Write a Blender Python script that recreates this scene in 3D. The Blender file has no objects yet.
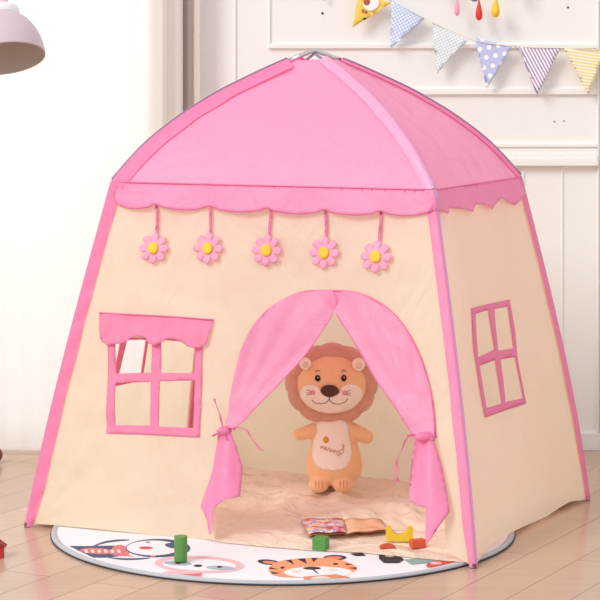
import bpy, bmesh, math, random
from mathutils import Vector, noise, Matrix
from mathutils.geometry import delaunay_2d_cdt
random.seed(4)
SC = bpy.context.scene
COL = SC.collection
PI = math.pi
F, HOR, CZ = 2271.0, 44.0, 1.326          # lens in pixels, horizon row, camera height

# ------------------------------------------------------------------ geometry of the view
def ray(x, y): return Vector(((x-300)/F, 1.0, (HOR-y)/F))
CAM = Vector((0, 0, CZ))
def G(x, y, z=0.0):                          # point of height z seen there
    return CAM + ray(x, y)*(F*(CZ-z)/(y-HOR))
def AT(x, y, Y): return CAM + ray(x, y)*Y    # point at distance Y

class Plane:
    def __init__(s, o, e1, up, inner=None):
        s.o = o; s.e1 = e1.normalized(); s.n = s.e1.cross(up).normalized(); s.e2 = s.n.cross(s.e1); s.off = 0.0
    def px(s, x, y):
        d = ray(x, y); t = (s.o+s.n*s.off-CAM).dot(s.n)/d.dot(s.n); return s.uv(CAM+d*t)
    def uv(s, P):
        q = P-s.o; return Vector((q.dot(s.e1), q.dot(s.e2)))
    def P(s, u, v, off=0.0): return s.o + s.e1*u + s.e2*v + s.n*off

# ------------------------------------------------------------------ materials
def lin(c):
    o = []
    for v in c[:3]:
        v /= 255.0; o.append(v/12.92 if v <= .04045 else ((v+.055)/1.055)**2.4)
    return (*o, 1)
MATS = {}
def mat(name, c, rough=.7, trans=0.0, tcol=None, bump=0.0, bscale=80, sheen=0, metal=0, spec=.3, aniso=(1,1,1), var=0.0, bd=.01, dist=0.0):
    if name in MATS: return MATS[name]
    m = bpy.data.materials.new(name); m.use_nodes = True; nt = m.node_tree; N = nt.nodes; L = nt.links
    b = N['Principled BSDF']; b.inputs['Base Color'].default_value = lin(c)
    b.inputs['Roughness'].default_value = rough; b.inputs['Metallic'].default_value = metal
    b.inputs['Specular IOR Level'].default_value = spec
    if sheen: b.inputs['Sheen Weight'].default_value = sheen; b.inputs['Sheen Roughness'].default_value = .5
    tc = N.new('ShaderNodeTexCoord')
    if bump or var:
        mp = N.new('ShaderNodeMapping'); mp.inputs['Scale'].default_value = aniso
        L.new(tc.outputs['Object'], mp.inputs['Vector'])
        nz = N.new('ShaderNodeTexNoise'); nz.inputs['Scale'].default_value = bscale; nz.inputs['Detail'].default_value = 4; nz.inputs['Distortion'].default_value = dist
        L.new(mp.outputs['Vector'], nz.inputs['Vector'])
    if bump:
        bp = N.new('ShaderNodeBump'); bp.inputs['Strength'].default_value = bump; bp.inputs['Distance'].default_value = bd
        L.new(nz.outputs['Fac'], bp.inputs['Height']); L.new(bp.outputs['Normal'], b.inputs['Normal'])
    if var:
        mx = N.new('ShaderNodeMix'); mx.data_type = 'RGBA'; mx.inputs[6].default_value = lin(c)
        mx.inputs[7].default_value = lin([max(0, v*(1-var)) for v in c]); L.new(nz.outputs['Fac'], mx.inputs[0])
        L.new(mx.outputs[2], b.inputs['Base Color'])
    if trans:
        t = N.new('ShaderNodeBsdfTranslucent'); t.inputs['Color'].default_value = lin(tcol or c)
        if bump: L.new(bp.outputs['Normal'], t.inputs['Normal'])
        ms = N.new('ShaderNodeMixShader'); ms.inputs[0].default_value = trans
        L.new(b.outputs[0], ms.inputs[1]); L.new(t.outputs[0], ms.inputs[2])
        L.new(ms.outputs[0], N['Material Output'].inputs['Surface'])
    MATS[name] = m; return m
CREAM = mat('cream_polyester', (255, 247, 231), .5, .58, (255, 245, 223), bump=.6, bscale=4.5, var=.02, bd=.045, dist=.5, aniso=(1, 1, .7))
FLOORSHEET = mat('cream_floor_sheet', (253, 237, 216), .5, .1, bump=.75, bscale=6, var=.03, bd=.05, dist=1.0)
PINK = mat('pink_polyester', (253, 176, 217), .42, .42, (254, 170, 212), bump=.35, bscale=9, spec=.4, bd=.03, dist=.8)
PINKD = mat('deep_pink_trim', (249, 146, 192), .5, .3, (250, 140, 186), bump=.15, bscale=30, spec=.4)
PINKV = mat('sheer_pink', (251, 174, 213), .5, .45, (252, 140, 185), bump=.1, bscale=12)
PETAL = mat('pink_felt', (248, 168, 196), .9, bump=.1, bscale=300)
YFELT = mat('yellow_felt', (252, 205, 70), .9, bump=.1, bscale=300)
POLE = mat('grey_pole', (150, 140, 165), .35, metal=.3)
STEEL = mat('bright_steel', (205, 208, 212), .25, metal=1)
WALLP = mat('white_wall_paint', (237, 237, 234), .6, bump=.03, bscale=20)
TRIMP = mat('white_trim_paint', (237, 237, 234), .5)
NAIL = mat('dark_nail', (60, 55, 50), .5)

# ------------------------------------------------------------------ object helpers
def link(name, me, m=None, parent=None, smooth=True, loc=None):
    if hasattr(me, 'free'):
        bm = me; me = bpy.data.meshes.new(name); bm.to_mesh(me); bm.free()
    if m is not None:
        for k in (m if isinstance(m, (list, tuple)) else [m]): me.materials.append(k)
    if smooth:
        for p in me.polygons: p.use_smooth = True
    o = bpy.data.objects.new(name, me); COL.objects.link(o)
    if parent is not None:
        o.parent = parent
        o.matrix_parent_inverse = Matrix.Translation(parent.location).inverted() if parent.type == 'EMPTY' and not parent.parent else Matrix()
    return o
def thing(name, label, cat, loc, group=None):
    o = bpy.data.objects.new(name, None); COL.objects.link(o); o.location = loc; o.empty_display_size = .05
    tag(o, label, cat, group); return o
def tag(o, label=None, cat=None, group=None, kind=None):
    if label: o['label'] = label
    if cat: o['category'] = cat
    if group: o['group'] = group
    if kind: o['kind'] = kind
    return o
def solid(o, t, off=0):
    md = o.modifiers.new('thick', 'SOLIDIFY'); md.thickness = t; md.offset = off; return o
def bevel(o, w, seg=2):
    md = o.modifiers.new('bev', 'BEVEL'); md.width = w; md.segments = seg; md.limit_method = 'ANGLE'; return o

def boxm(bm, x0, x1, y0, y1, z0, z1, M=None, mi=0):
    vs = [bm.verts.new((x, y, z)) for x in (x0, x1) for y in (y0, y1) for z in (z0, z1)]
    if M: 
        for v in vs: v.co = M @ v.co
    for f in ((0,1,3,2),(4,6,7,5),(0,4,5,1),(2,3,7,6),(0,2,6,4),(1,5,7,3)):
        fc = bm.faces.new([vs[i] for i in f]); fc.material_index = mi
def box(name, dims, m, parent=None, M=None, bev=0):
    bm = bmesh.new(); boxm(bm, *dims, M=M); bmesh.ops.recalc_face_normals(bm, faces=bm.faces)
    o = link(name, bm, m, parent, smooth=False)
    if bev: bevel(o, bev)
    return o
def struct(name, o): o.name = name; o['kind'] = 'structure'; return o

def inside(p, poly):
    c = False; n = len(poly); x, y = p; j = n-1
    for i in range(n):
        xi, yi = poly[i][0], poly[i][1]; xj, yj = poly[j][0], poly[j][1]
        if (yi > y) != (yj > y) and x < (xj-xi)*(y-yi)/(yj-yi)+xi: c = not c
        j = i
    return c
def resample(poly, step):
    o = []
    for i, a in enumerate(poly):
        a = Vector(a[:2]); b = Vector(poly[(i+1) % len(poly)][:2]); n = max(1, int((b-a).length/step+.5))
        for k in range(n): o.append(a.lerp(b, k/n))
    return o
def segd(p, poly):
    m = 1e9
    for i in range(len(poly)):
        a = poly[i]; b = poly[(i+1) % len(poly)]; ab = b-a; l = ab.length_squared
        t = 0 if l == 0 else max(0, min(1, (p-a).dot(ab)/l)); m = min(m, (a+ab*t-p).length)
    return m
def smoothpoly(pts, n=6, closed=False):       # Catmull-Rom through the points
    P = [Vector(p) for p in pts]; o = []; N_ = len(P)
    rng = range(N_ if closed else N_-1)
    for i in rng:
        if closed: p0, p1, p2, p3 = P[i-1], P[i], P[(i+1) % N_], P[(i+2) % N_]
        else: p0, p1, p2, p3 = P[max(0, i-1)], P[i], P[i+1], P[min(N_-1, i+2)]
        for k in range(n):
            t = k/n
            o.append(.5*((2*p1)+(p2-p0)*t+(2*p0-5*p1+4*p2-p3)*t*t+(3*p1-p0-3*p2+p3)*t**3))
    if not closed: o.append(P[-1])
    return o
def fill(poly, cell, fn, holes=()):
    """triangulated sheet inside a 2D outline (minus holes), each vertex put in space by fn(u, v)"""
    B = resample(poly, cell); H = [resample(h, cell) for h in holes]
    verts = list(B); edges = [(i, (i+1) % len(B)) for i in range(len(B))]
    for h in H:
        s = len(verts); verts += h; edges += [(s+i, s+(i+1) % len(h)) for i in range(len(h))]
    x0 = min(p.x for p in B); x1 = max(p.x for p in B); y0 = min(p.y for p in B); y1 = max(p.y for p in B)
    loops = [B]+H
    j = 0; y = y0+cell*.5
    while y < y1:
        x = x0+cell*(.5 if j % 2 else 1.0)
        while x < x1:
            p = Vector((x, y))
            if inside(p, B) and not any(inside(p, h) for h in H):
                if min(segd(p, l) for l in loops) > cell*.45: verts.append(p)
            x += cell
        y += cell*.87; j += 1
    vo, eo, fo, *_ = delaunay_2d_cdt([Vector((p.x, p.y)) for p in verts], edges, [], 0, 1e-7)
    bm = bmesh.new(); bv = [bm.verts.new(fn(p.x, p.y)) for p in vo]
    for f in fo:
        c = sum((vo[i] for i in f), Vector((0, 0)))/len(f)
        if inside(c, B) and not any(inside(c, h) for h in H):
            try: bm.faces.new([bv[i] for i in f])
            except ValueError: pass
    for v in [v for v in bm.verts if not v.link_faces]: bm.verts.remove(v)
    return bm
def tube(name, pts, r, m, parent=None, seg=10, flat=1.0, up=Vector((0, 0, 1)), caps=True):
    bm = bmesh.new(); rings = []
    P = [Vector(p) for p in pts]; n = len(P)
    for i, p in enumerate(P):
        d = (P[min(n-1, i+1)]-P[max(0, i-1)]).normalized()
        s = d.cross(up)
        if s.length < 1e-4: s = d.cross(Vector((1, 0, 0)))
        s.normalize(); t = s.cross(d).normalized()
        rr = r[i] if isinstance(r, (list, tuple)) else r
        rings.append([bm.verts.new(p+s*rr*math.cos(2*PI*k/seg)+t*rr*flat*math.sin(2*PI*k/seg)) for k in range(seg)])
    for a, b in zip(rings, rings[1:]):
        for k in range(seg): bm.faces.new((a[k], a[(k+1) % seg], b[(k+1) % seg], b[k]))
    if caps: bm.faces.new(rings[0][::-1]); bm.faces.new(rings[-1])
    bmesh.ops.recalc_face_normals(bm, faces=bm.faces)
    return link(name, bm, m, parent)
def lathe(prof, seg=40, M=None, close=False):
    bm = bmesh.new(); rings = []
    for r, z in prof:
        rings.append([bm.verts.new((r*math.cos(2*PI*k/seg), r*math.sin(2*PI*k/seg), z)) for k in range(seg)] if r > 1e-6 else [bm.verts.new((0, 0, z))])
    for a, b in zip(rings, rings[1:]):
        for k in range(seg):
            q = [a[k % len(a)], a[(k+1) % len(a)], b[(k+1) % len(b)], b[k % len(b)]]
            u = []
            for v in q:
                if v not in u: u.append(v)
            if len(u) > 2: bm.faces.new(u)
    if M: bmesh.ops.transform(bm, matrix=M, verts=bm.verts)
    bmesh.ops.recalc_face_normals(bm, faces=bm.faces)
    return bm
def prism(poly3, vec):
    bm = bmesh.new(); a = [bm.verts.new(p) for p in poly3]; b = [bm.verts.new(p+vec) for p in poly3]
    bm.faces.new(a); bm.faces.new(b[::-1]); n = len(a)
    for i in range(n): bm.faces.new((a[i], b[i], b[(i+1) % n], a[(i+1) % n]))
    bmesh.ops.recalc_face_normals(bm, faces=bm.faces); return bm
def nz(x, y, z=0.0, s=1.0): return noise.noise(Vector((x*s, y*s, z)))

# ================================================================== THE ROOM
WY = 7.42
def wx(px): return (px-300)/F*WY
def wz(py): return CZ+(HOR-py)/F*WY
# floor: planks laid askew
fm = bpy.data.materials.new('laminate_planks'); fm.use_nodes = True; nt = fm.node_tree; N = nt.nodes; L = nt.links
bs = N['Principled BSDF']; tc = N.new('ShaderNodeTexCoord')
mp = N.new('ShaderNodeMapping'); mp.inputs['Rotation'].default_value = (0, 0, -math.radians(62.0)); mp.inputs['Location'].default_value = (.3, -0.056, 0)
L.new(tc.outputs['Object'], mp.inputs['Vector'])
bk = N.new('ShaderNodeTexBrick'); bk.offset = .37; bk.inputs['Scale'].default_value = 1
bk.inputs['Brick Width'].default_value = 1.25; bk.inputs['Row Height'].default_value = .137; bk.inputs['Mortar Size'].default_value = .0016
bk.inputs['Mortar Smooth'].default_value = .3; bk.inputs['Bias'].default_value = 0
bk.inputs['Color1'].default_value = lin((207, 175, 151)); bk.inputs['Color2'].default_value = lin((194, 161, 138)); bk.inputs['Mortar'].default_value = lin((140, 114, 97))
L.new(mp.outputs[0], bk.inputs['Vector'])
mp2 = N.new('ShaderNodeMapping'); mp2.inputs['Rotation'].default_value = (0, 0, -math.radians(62.0)); mp2.inputs['Scale'].default_value = (1.6, 22, 1)
L.new(tc.outputs['Object'], mp2.inputs['Vector'])
gn = N.new('ShaderNodeTexNoise'); gn.inputs['Scale'].default_value = 2.2; gn.inputs['Detail'].default_value = 6; gn.inputs['Distortion'].default_value = .6
L.new(mp2.outputs[0], gn.inputs['Vector'])
mg = N.new('ShaderNodeMix'); mg.data_type = 'RGBA'; mg.blend_type = 'MULTIPLY'; mg.inputs[0].default_value = .35
cr = N.new('ShaderNodeValToRGB'); cr.color_ramp.elements[0].position = .3; cr.color_ramp.elements[0].color = (.78, .72, .66, 1); cr.color_ramp.elements[1].position = .7; cr.color_ramp.elements[1].color = (1, 1, 1, 1)
L.new(gn.outputs['Fac'], cr.inputs[0]); L.new(bk.outputs['Color'], mg.inputs[6]); L.new(cr.outputs[0], mg.inputs[7]); L.new(mg.outputs[2], bs.inputs['Base Color'])
bs.inputs['Roughness'].default_value = .2; bs.inputs['Specular IOR Level'].default_value = .5
bp = N.new('ShaderNodeBump'); bp.inputs['Strength'].default_value = .25; bp.inputs['Distance'].default_value = .002; bp.invert = True
L.new(bk.outputs['Fac'], bp.inputs['Height']); L.new(bp.outputs[0], bs.inputs['Normal'])
struct('floor', box('floor', (-3.2, 3.2, -.6, 8.6, -.06, 0), fm))

# back wall with a tall window behind the curtain
bm = bmesh.new(); OX = wx(186)
boxm(bm, OX, 3.2, WY, WY+.16, 0, 2.7); boxm(bm, -3.2, -2.5, WY, WY+.16, 0, 2.7); boxm(bm, -2.5, OX, WY, WY+.16, 2.45, 2.7)
bmesh.ops.recalc_face_normals(bm, faces=bm.faces)
wall = struct('wall_back', link('wall_back', bm, WALLP, smooth=False))
bm = bmesh.new()
xs = [-2.5, -1.85, -1.2, OX]
for x in xs: boxm(bm, x-(.05 if x == OX else .025 if x > -2.5 else 0), x+(0 if x == OX else .025), WY+.05, WY+.1, 0.02, 2.45)
boxm(bm, -2.5, OX, WY+.051, WY+.099, 0.02, .1); boxm(bm, -2.5, OX, WY+.051, WY+.099, 2.38, 2.45)
wf = struct('window_1', link('window_1', bm, TRIMP, smooth=False))
gm = bpy.data.materials.new('clear_glass'); gm.use_nodes = True; gN = gm.node_tree.nodes; gt = gN.new('ShaderNodeBsdfTransparent'); gg = gN.new('ShaderNodeBsdfGlossy'); gg.inputs['Roughness'].default_value = .02
gx = gN.new('ShaderNodeMixShader'); gx.inputs[0].default_value = .06
gm.node_tree.links.new(gt.outputs[0], gx.inputs[1]); gm.node_tree.links.new(gg.outputs[0], gx.inputs[2]); gm.node_tree.links.new(gx.outputs[0], gN['Material Output'].inputs['Surface'])
box('window_glass', (-2.48, OX-.04, WY+.072, WY+.078, .09, 2.4), gm, wf)

# mouldings of the panelled wall
k = [0]
def trim(boxes, m=TRIMP, bev=.002):
    k[0] += 1; bm = bmesh.new()
    for b in boxes: boxm(bm, *b)
    bmesh.ops.recalc_face_normals(bm, faces=bm.faces)
    o = struct('trim_%d' % k[0], link('trim', bm, m, smooth=False)); bevel(o, bev); return o
def hb(y0, y1, x0, x1, d): return (wx(x0), wx(x1), WY-d, WY+.004, wz(y1), wz(y0))
XR = 597
trim([hb(44, 48.5, 268, XR, .010)])
trim([hb(88.5, 94.5, 330, XR, .012)])
trim([hb(143.5, 147, 210, XR, .012), hb(147, 155, 210, XR, .006), hb(155, 159, 210, XR, .018), hb(159, 165.5, 210, XR, .026)])
trim([hb(-60, 44, 268, 270.5, .006)])
trim([hb(-60, 143, 234, 236, .006)])
for x in (482, 523, 562): trim([hb(165, 432, x-1, x+1, .005)])
for x in (270, 320, 370, 420): trim([hb(165, 432, x-1, x+1, .005)])
trim([hb(-60, 432, XR, XR+1.6, .012)])
trim([hb(-60, 432, XR+4, XR+60, .02)])
struct('baseboard_back', box('baseboard_back', hb(432, 450, 200, 960, .016), TRIMP, bev=.003))
for x, y, r in ((322.5, 13.3, 1.25), (568, 7.5, 1.1), (554.5, 121.5, .7), (564, 121, .7)):
    c = AT(x, y, WY); M = Matrix.Translation(c) @ Matrix.Rotation(PI/2, 4, 'X')
    link('nail', lathe([(0, .003), (r/306*.8, .0025), (r/306, 0), (r/306, -.004)], 12, M), NAIL, wall)

# sheer curtain over the window
def curtain_sheet(x0, x1, Y, z0, z1, pleat, amp, jit, seed, rows=24):
    bm = bmesh.new(); n = int((x1-x0)/pleat*10); R_ = []
    for j in range(rows+1):
        v = j/rows; row = []
        for i in range(n+1):
            x = x0+(x1-x0)*i/n; ph = 2*PI*(x-x0)/pleat+1.6*nz(x*3, seed)+jit*nz(x*9, v*.7, seed)
            row.append(bm.verts.new((x+.004*math.sin(ph*2.1), Y+amp*(.6+.5*nz(x*4, seed+3))*math.sin(ph)+.004*nz(x*20, v*2), z0+(z1-z0)*v)))
        R_.append(row)
    for a, b in zip(R_, R_[1:]):
        for i in range(n): bm.faces.new((a[i], a[i+1], b[i+1], b[i]))
    return bm
SHEER = mat('white_voile', (254, 254, 252), .9, .72, (255, 255, 253))
o = link('sheer_curtain', curtain_sheet(-2.6, wx(166), 7.29, .03, 2.5, .085, .006, 2.0, 5.3), SHEER)
tag(o, 'white floor-length voile curtain glowing in daylight left of the tent', 'curtain')
DR1 = mat('beige_linen', (214, 203, 193), .9, .1, bump=.1, bscale=200)
DR2 = mat('grey_fold_shade', (158, 149, 143), .9, bump=.1, bscale=200)  # shadow beside the beige folds, put into a grey cloth colour
dp = thing('drape', 'beige linen drape with a grey painted-shadow strip, gathered beside the white voile curtain', 'curtain', (wx(183), 7.34, .02))
link('drape_front', curtain_sheet(wx(150), wx(184), 7.33, .02, 2.5, .05, .011, 1.0, 1.3), mat('pale_linen', (228, 221, 213), .9, .35), dp)
link('drape_shade_strip', curtain_sheet(wx(182), wx(194), 7.350, .02, 2.5, .045, .008, .5, 2.3), DR2, dp)  # grey sheet standing in for the shadow between the beige folds
link('drape_edge', curtain_sheet(wx(190), wx(201), 7.35, .02, 2.5, .05, .010, .5, 7.3), DR1, dp)
rod = tube('curtain_rod', [(-2.7, 7.33, 2.53), (wx(215), 7.33, 2.53)], .014, mat('rod_metal', (180, 175, 170), .3, metal=.8), seg=12, up=Vector((0, 1, 0)))
tag(rod, 'slim metal rod carrying the curtains above the window', 'curtain rod')

# ================================================================== PLAY MAT
c0 = G(283, 531); MR = .624; MZ = .009
mt = thing('play_mat', 'round white play mat with animal faces and a grey rim, under the tent', 'mat', (c0.x, c0.y, 0))
Mt = Matrix.Translation((c0.x, c0.y, 0))
link('mat_edge', lathe([(0, .001), (MR, .001), (MR+.004, .004), (MR+.002, .010), (MR-.004, .012), (MR-.010, .0105), (MR-.013, .008)], 128, Mt), mat('silver_grey_binding', (186, 188, 194), .5), mt)
link('mat_underside', lathe([(0, .0002), (MR+.003, .0002), (MR+.006, .003), (MR+.003, .0052), (MR-.01, .0052)], 128, Mt), mat('dark_rubber', (62, 62, 72), .7), mt)
matcol = [mat('mat_white', (240, 238, 242), .75), mat('mat_navy', (76, 88, 118), .75), mat('mat_rose', (226, 120, 128), .75),
          mat('mat_pink', (244, 190, 196), .75), mat('mat_grey', (176, 182, 194), .75), mat('mat_orange', (240, 160, 116), .75),
          mat('mat_black', (62, 54, 58), .75), mat('mat_terracotta', (226, 142, 112), .75), mat('mat_teal', (140, 176, 164), .75),
          mat('mat_red', (214, 88, 80), .75), mat('mat_cream', (232, 222, 205), .75)]
bm = lathe([(0, MZ), (MR-.012, MZ)], 128, Mt)
layer = [0]
def art(pts, ci, closed_smooth=False):
    layer[0] += 1
    P = smoothpoly([Vector((*p, 0)) for p in pts], 5, True) if closed_smooth else [Vector((*p, 0)) for p in pts]
    vs = []
    for p in P:
        q = G(p.x, p.y, MZ); d = Vector((q.x-c0.x, q.y-c0.y))
        if d.length > MR-.02: d *= (MR-.02)/d.length
        vs.append(bm.verts.new((c0.x+d.x, c0.y+d.y, MZ+.000025*layer[0])))
    from mathutils.geometry import tessellate_polygon
    for t in tessellate_polygon([[v.co for v in vs]]):
        try: f = bm.faces.new([vs[i] for i in t])
        except ValueError: continue
        f.material_index = ci; f.normal_update()
        if f.normal.z < 0: f.normal_flip()
def ell(cx, cy, rx, ry, ci, a0=0, n=28, rot=0):
    c, s = math.cos(rot), math.sin(rot)
    art([(cx+rx*math.cos(2*PI*i/n)*c-ry*math.sin(2*PI*i/n)*s, cy+rx*math.cos(2*PI*i/n)*s+ry*math.sin(2*PI*i/n)*c) for i in range(n)], ci)
def stroke(pts, w, ci):
    P = smoothpoly(pts, 5); n = len(P); a = []; b = []
    for i, p in enumerate(P):
        d = (P[min(n-1, i+1)]-P[max(0, i-1)]).normalized(); s = Vector((-d.y, d.x))*w*.5*(.45+.55*math.sin(PI*i/(n-1)))
        a.append(p+s); b.append(p-s)
    art([tuple(q) for q in a+b[::-1]], ci)
# penguin lying on its side
art([(62, 546.3), (84, 546), (118, 545.5), (127, 551), (122, 556), (106, 557.8), (85, 559)], 1)
stroke([(94, 546), (104, 542.5), (117, 540.6), (129, 540)], 2.2, 1); stroke([(108, 557.5), (122, 559), (137, 559), (150, 558)], 2.0, 1)
ell(97, 551, 17, 3.0, 2, rot=.05); ell(121, 550.5, 9, 5.5, 2, rot=.2)
art([(108, 553), (124, 553), (134, 556.8), (116, 555.8)], 2)
for i in range(6): art([(84+6.5*i, 550), (87+6.5*i, 549.4), (88.5+6.5*i, 552.6), (85.5+6.5*i, 553.2)], 10)
ell(158, 548.2, 32.5, 9.3, 1); ell(153, 548, 26.5, 7.4, 0); ell(176, 546, 11, 3.0, 1, rot=.1); ell(186, 549.2, 4, 3.2, 1)
ell(146, 548, 7, 1.5, 9); ell(148, 542.4, 2.6, 1.0, 8); ell(153, 555.6, 3, .9, 3)
# pink hooded seal
ell(199.5, 564.6, 45, 8.6, 3, rot=.035); ell(199, 564.8, 37, 5.9, 0, rot=.035)
ell(178, 563.4, 14, 2.2, 4, rot=0.05); ell(221, 568.2, 15, 2.2, 4, rot=.05)
art([(168, 571), (203, 573.5), (198, 579.8), (180, 578.6), (157, 574.4)], 3); art([(180, 575), (202, 573), (196, 579.6), (184, 578.6)], 2)
ell(178, 563.2, 2.8, 1.0, 6); ell(198, 566, 4.4, 1.3, 6); ell(219.5, 567, 2.8, 1.0, 6)
# tiger
ell(269, 562.4, 11.5, 2.6, 6, rot=.1); ell(270, 562.8, 7.5, 1.5, 7, rot=.1); ell(335, 557.8, 11.5, 2.6, 6); ell(334, 558, 8, 1.5, 7)
art([(269, 571), (270, 566.5), (280, 561.5), (300, 558.8), (322, 558), (342, 560.6), (355, 566), (356, 570.5), (345, 574), (320, 577), (290, 577.5), (274, 575.5)], 5, True)
ell(318, 572.6, 34, 5.8, 0)
for a, b, c, d in (((285, 560.6), (291, 559.8), (294.5, 565), (0, 0)), ((297, 559.2), (305, 558.6), (307, 564.2), 0), ((311, 558.2), (318, 558.2), (313.5, 562.6), 0),
                   ((269.6, 567.4), (279, 569.8), (269.4, 569.4), 0), ((270.5, 572), (281, 573.4), (273, 574.4), 0), ((346, 563.6), (354, 565.6), (345.6, 565.4), 0), ((356, 567.6), (348, 568.2), (356.6, 569.8), 0)):
    art([a, b, c], 6)
ell(282.5, 568, 2.2, 1.1, 6); ell(335.5, 564.3, 2.6, 1.0, 6); ell(312, 568.6, 9, 1.5, 6)
stroke([(312, 569), (315, 571.5), (318.5, 574)], 1.3, 6); ell(296, 571.6, 4.5, 1.4, 10); ell(333, 570.2, 4.5, 1.4, 10)
art([(303, 577), (336, 574.6), (352, 578.6), (348, 580), (305, 582.4)], 7); ell(321, 579, 10, 2.2, 10)
# animal disappearing under the sheet
art([(350, 554), (362, 553), (366, 556), (356, 556.4)], 6); art([(379, 555), (398, 554.4), (404, 560), (399, 563.4), (384, 563.4), (379, 559)], 6)
ell(390, 556, 5, 1.2, 10); art([(404, 560), (430, 557.5), (438, 562), (412, 565)], 8); ell(441, 564.5, 15, 4.0, 9, rot=-.1); ell(436, 563.6, 6, 1.4, 3)
link('mat_top', bm, matcol, mt, smooth=False)

# ================================================================== THE TENT
HE = .942
A, B_, C_ = G(27, 527), G(474, 568), G(587.5, 500)
A1, B1, C1 = G(113, 182, HE), G(433, 190, HE), G(519.5, 177, HE)
D_ = A+C_-B_; D1 = A1+C1-B1
CEN = (A+C_)/2
T = AT(314.5, 50.5, CEN.y); T = Vector((T.x, T.y, T.z))
tent = thing('play_tent', 'pink and cream house-shaped children\'s play tent with tied-back door curtains, centre of the room', 'play tent', (CEN.x, CEN.y, 0))
FEET = dict(A=A, B=B_, C=C_, D=D_); EAVE = dict(A=A1, B=B1, C=C1, D=D1)
BOW = dict(A=.010, B=.015, C=.018, D=.015)
def leg(k, t):                                     # 0 foot .. 1 eave
    p = FEET[k].lerp(EAVE[k], t); o = (FEET[k]-CEN); o.z = 0; o.normalize()
    return p+o*BOW[k]*math.sin(PI*min(1, t)**.8)
GT = [(0, 0), (.09, .165), (.183, .31), (.35, .505), (.53, .675), (.73, .825), (.876, .925), (1, 1)]
def g(s):
    for (a, u), (b, v) in zip(GT, GT[1:]):
        if s <= b: 
            # smooth table look-up
            return u+(v-u)*(s-a)/(b-a)
    return 1
def g2(s): return (g(max(0, s-.04))+g(s)+g(min(1, s+.04)))/3 if .05 < s < .95 else g(s)
def arch(k, s):
    e = EAVE[k]; p = e.lerp(T, s); p.z = e.z+(T.z-e.z)*g2(s); return p

def wall_plane(a, b): 
    m = (FEET[a]+FEET[b])/2; m1 = (EAVE[a]+EAVE[b])/2
    return Plane(FEET[a], FEET[b]-FEET[a], m1-m)
PF, PR, PB, PL = wall_plane('A', 'B'), wall_plane('B', 'C'), wall_plane('C', 'D'), wall_plane('D', 'A')
PF.off = .006; PR.off = .010
def wall_outline(pl, a, b, bottom):
    la = [pl.uv(leg(a, t/12)) for t in range(13)]; lb = [pl.uv(leg(b, t/12)) for t in range(12, -1, -1)]
    return la+lb+bottom
def bowoff(pl, a, b):
    ta = [pl.uv(leg(a, t/12)) for t in range(13)]; oa = [(leg(a, t/12)-pl.o).dot(pl.n) for t in range(13)]
    tb = [pl.uv(leg(b, t/12)) for t in range(13)]; ob = [(leg(b, t/12)-pl.o).dot(pl.n) for t in range(13)]
    H = ta[-1].y
    def f(u, v):
        k = max(0, min(11.999, v/H*12)); i = int(k); q = k-i
        ua = ta[i].x+(ta[i+1].x-ta[i].x)*q; ub = tb[i].x+(tb[i+1].x-tb[i].x)*q
        t = max(0, min(1, (u-ua)/(ub-ua))); A_ = oa[i]+(oa[i+1]-oa[i])*q; B2 = ob[i]+(ob[i+1]-ob[i])*q
        e = 4*t*(1-t)
        return (A_*(1-t)+B2*t)*(1-.45*e)
    return f
bF, bR_, bB, bL = bowoff(PF, 'A', 'B'), bowoff(PR, 'B', 'C'), bowoff(PB, 'C', 'D'), bowoff(PL, 'D', 'A')
def ef(pl, a, b, u, v):
    u0, u1, w0, w1 = pl.uv(FEET[a]), pl.uv(EAVE[a]), pl.uv(FEET[b]), pl.uv(EAVE[b]); t = v/u1.y
    return max(0, min(1, min(u-(u0.x+(u1.x-u0.x)*t), (w0.x+(w1.x-w0.x)*t)-u)*12))
def dF(u, v): # fabric relief, front
    w = .004*nz(u, v, 1.3, 3.0)+.0035*nz(u*1.0+v*.7, v*1.6-u*.5, 4.1, 6.0)+.0016*nz(u*.8+v*1.4, v*.8-u*1.3, 2.2, 14)
    # soft radiating pulls from the lower left corner and along the foot
    a = math.atan2(v+.02, u+.02); r = math.hypot(u, v)
    w += .003*math.sin(a*22+2*nz(u, v, 0, 4))*math.exp(-r*5)*min(1, r*12)
    w += .0022*math.sin(u*34+v*17+2.5*nz(u, v, 7, 5))*math.exp(-abs(v-.1)*14)
    c = nz(u*1.3+v*.9, v*1.1-u*.6, 6.2, 5.0); w += .004*(1-min(1, abs(c)*7))*nz(u, v, 3.3, 2.5)
    ex = min(u-max(0, (v/PF.uv(A1).y))*PF.uv(A1).x, ub.x-(ub.x-PF.uv(B1).x)*v/PF.uv(B1).y-u)
    return w*2.0*min(1, max(.0, (ex-.02)*12))+bF(u, v)
def dR(u, v): return bR_(u, v)+ef(PR, 'B', 'C', u, v)*(dR0(u, v))
def dR0(u, v): return .005*nz(u, v, 8.3, 2.4)+.003*nz(u*1.5-v*.7, v+u*.5, 3.1, 7.0)+.0015*math.sin(u*60+5*nz(u, v, 1, 3))*math.exp(-v*18)
def dI(u, v): return -bB(u, v)+ef(PB, 'C', 'D', u, v)*(dI0(u, v))
def dI0(u, v): return .008*nz(u, v, 5.3, 3.0)+.006*abs(nz(u*1.4+v, v*1.4-u, 9.1, 6.5))+.003*nz(u+v, v-u, 2.1, 16.0)
def FF(x, y): return PF.px(x, y)
def pf(off): return lambda u, v: PF.P(u, v, dF(u, v)+off)
def pr(off): return lambda u, v: PR.P(u, v, dR(u, v)+off)

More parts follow.
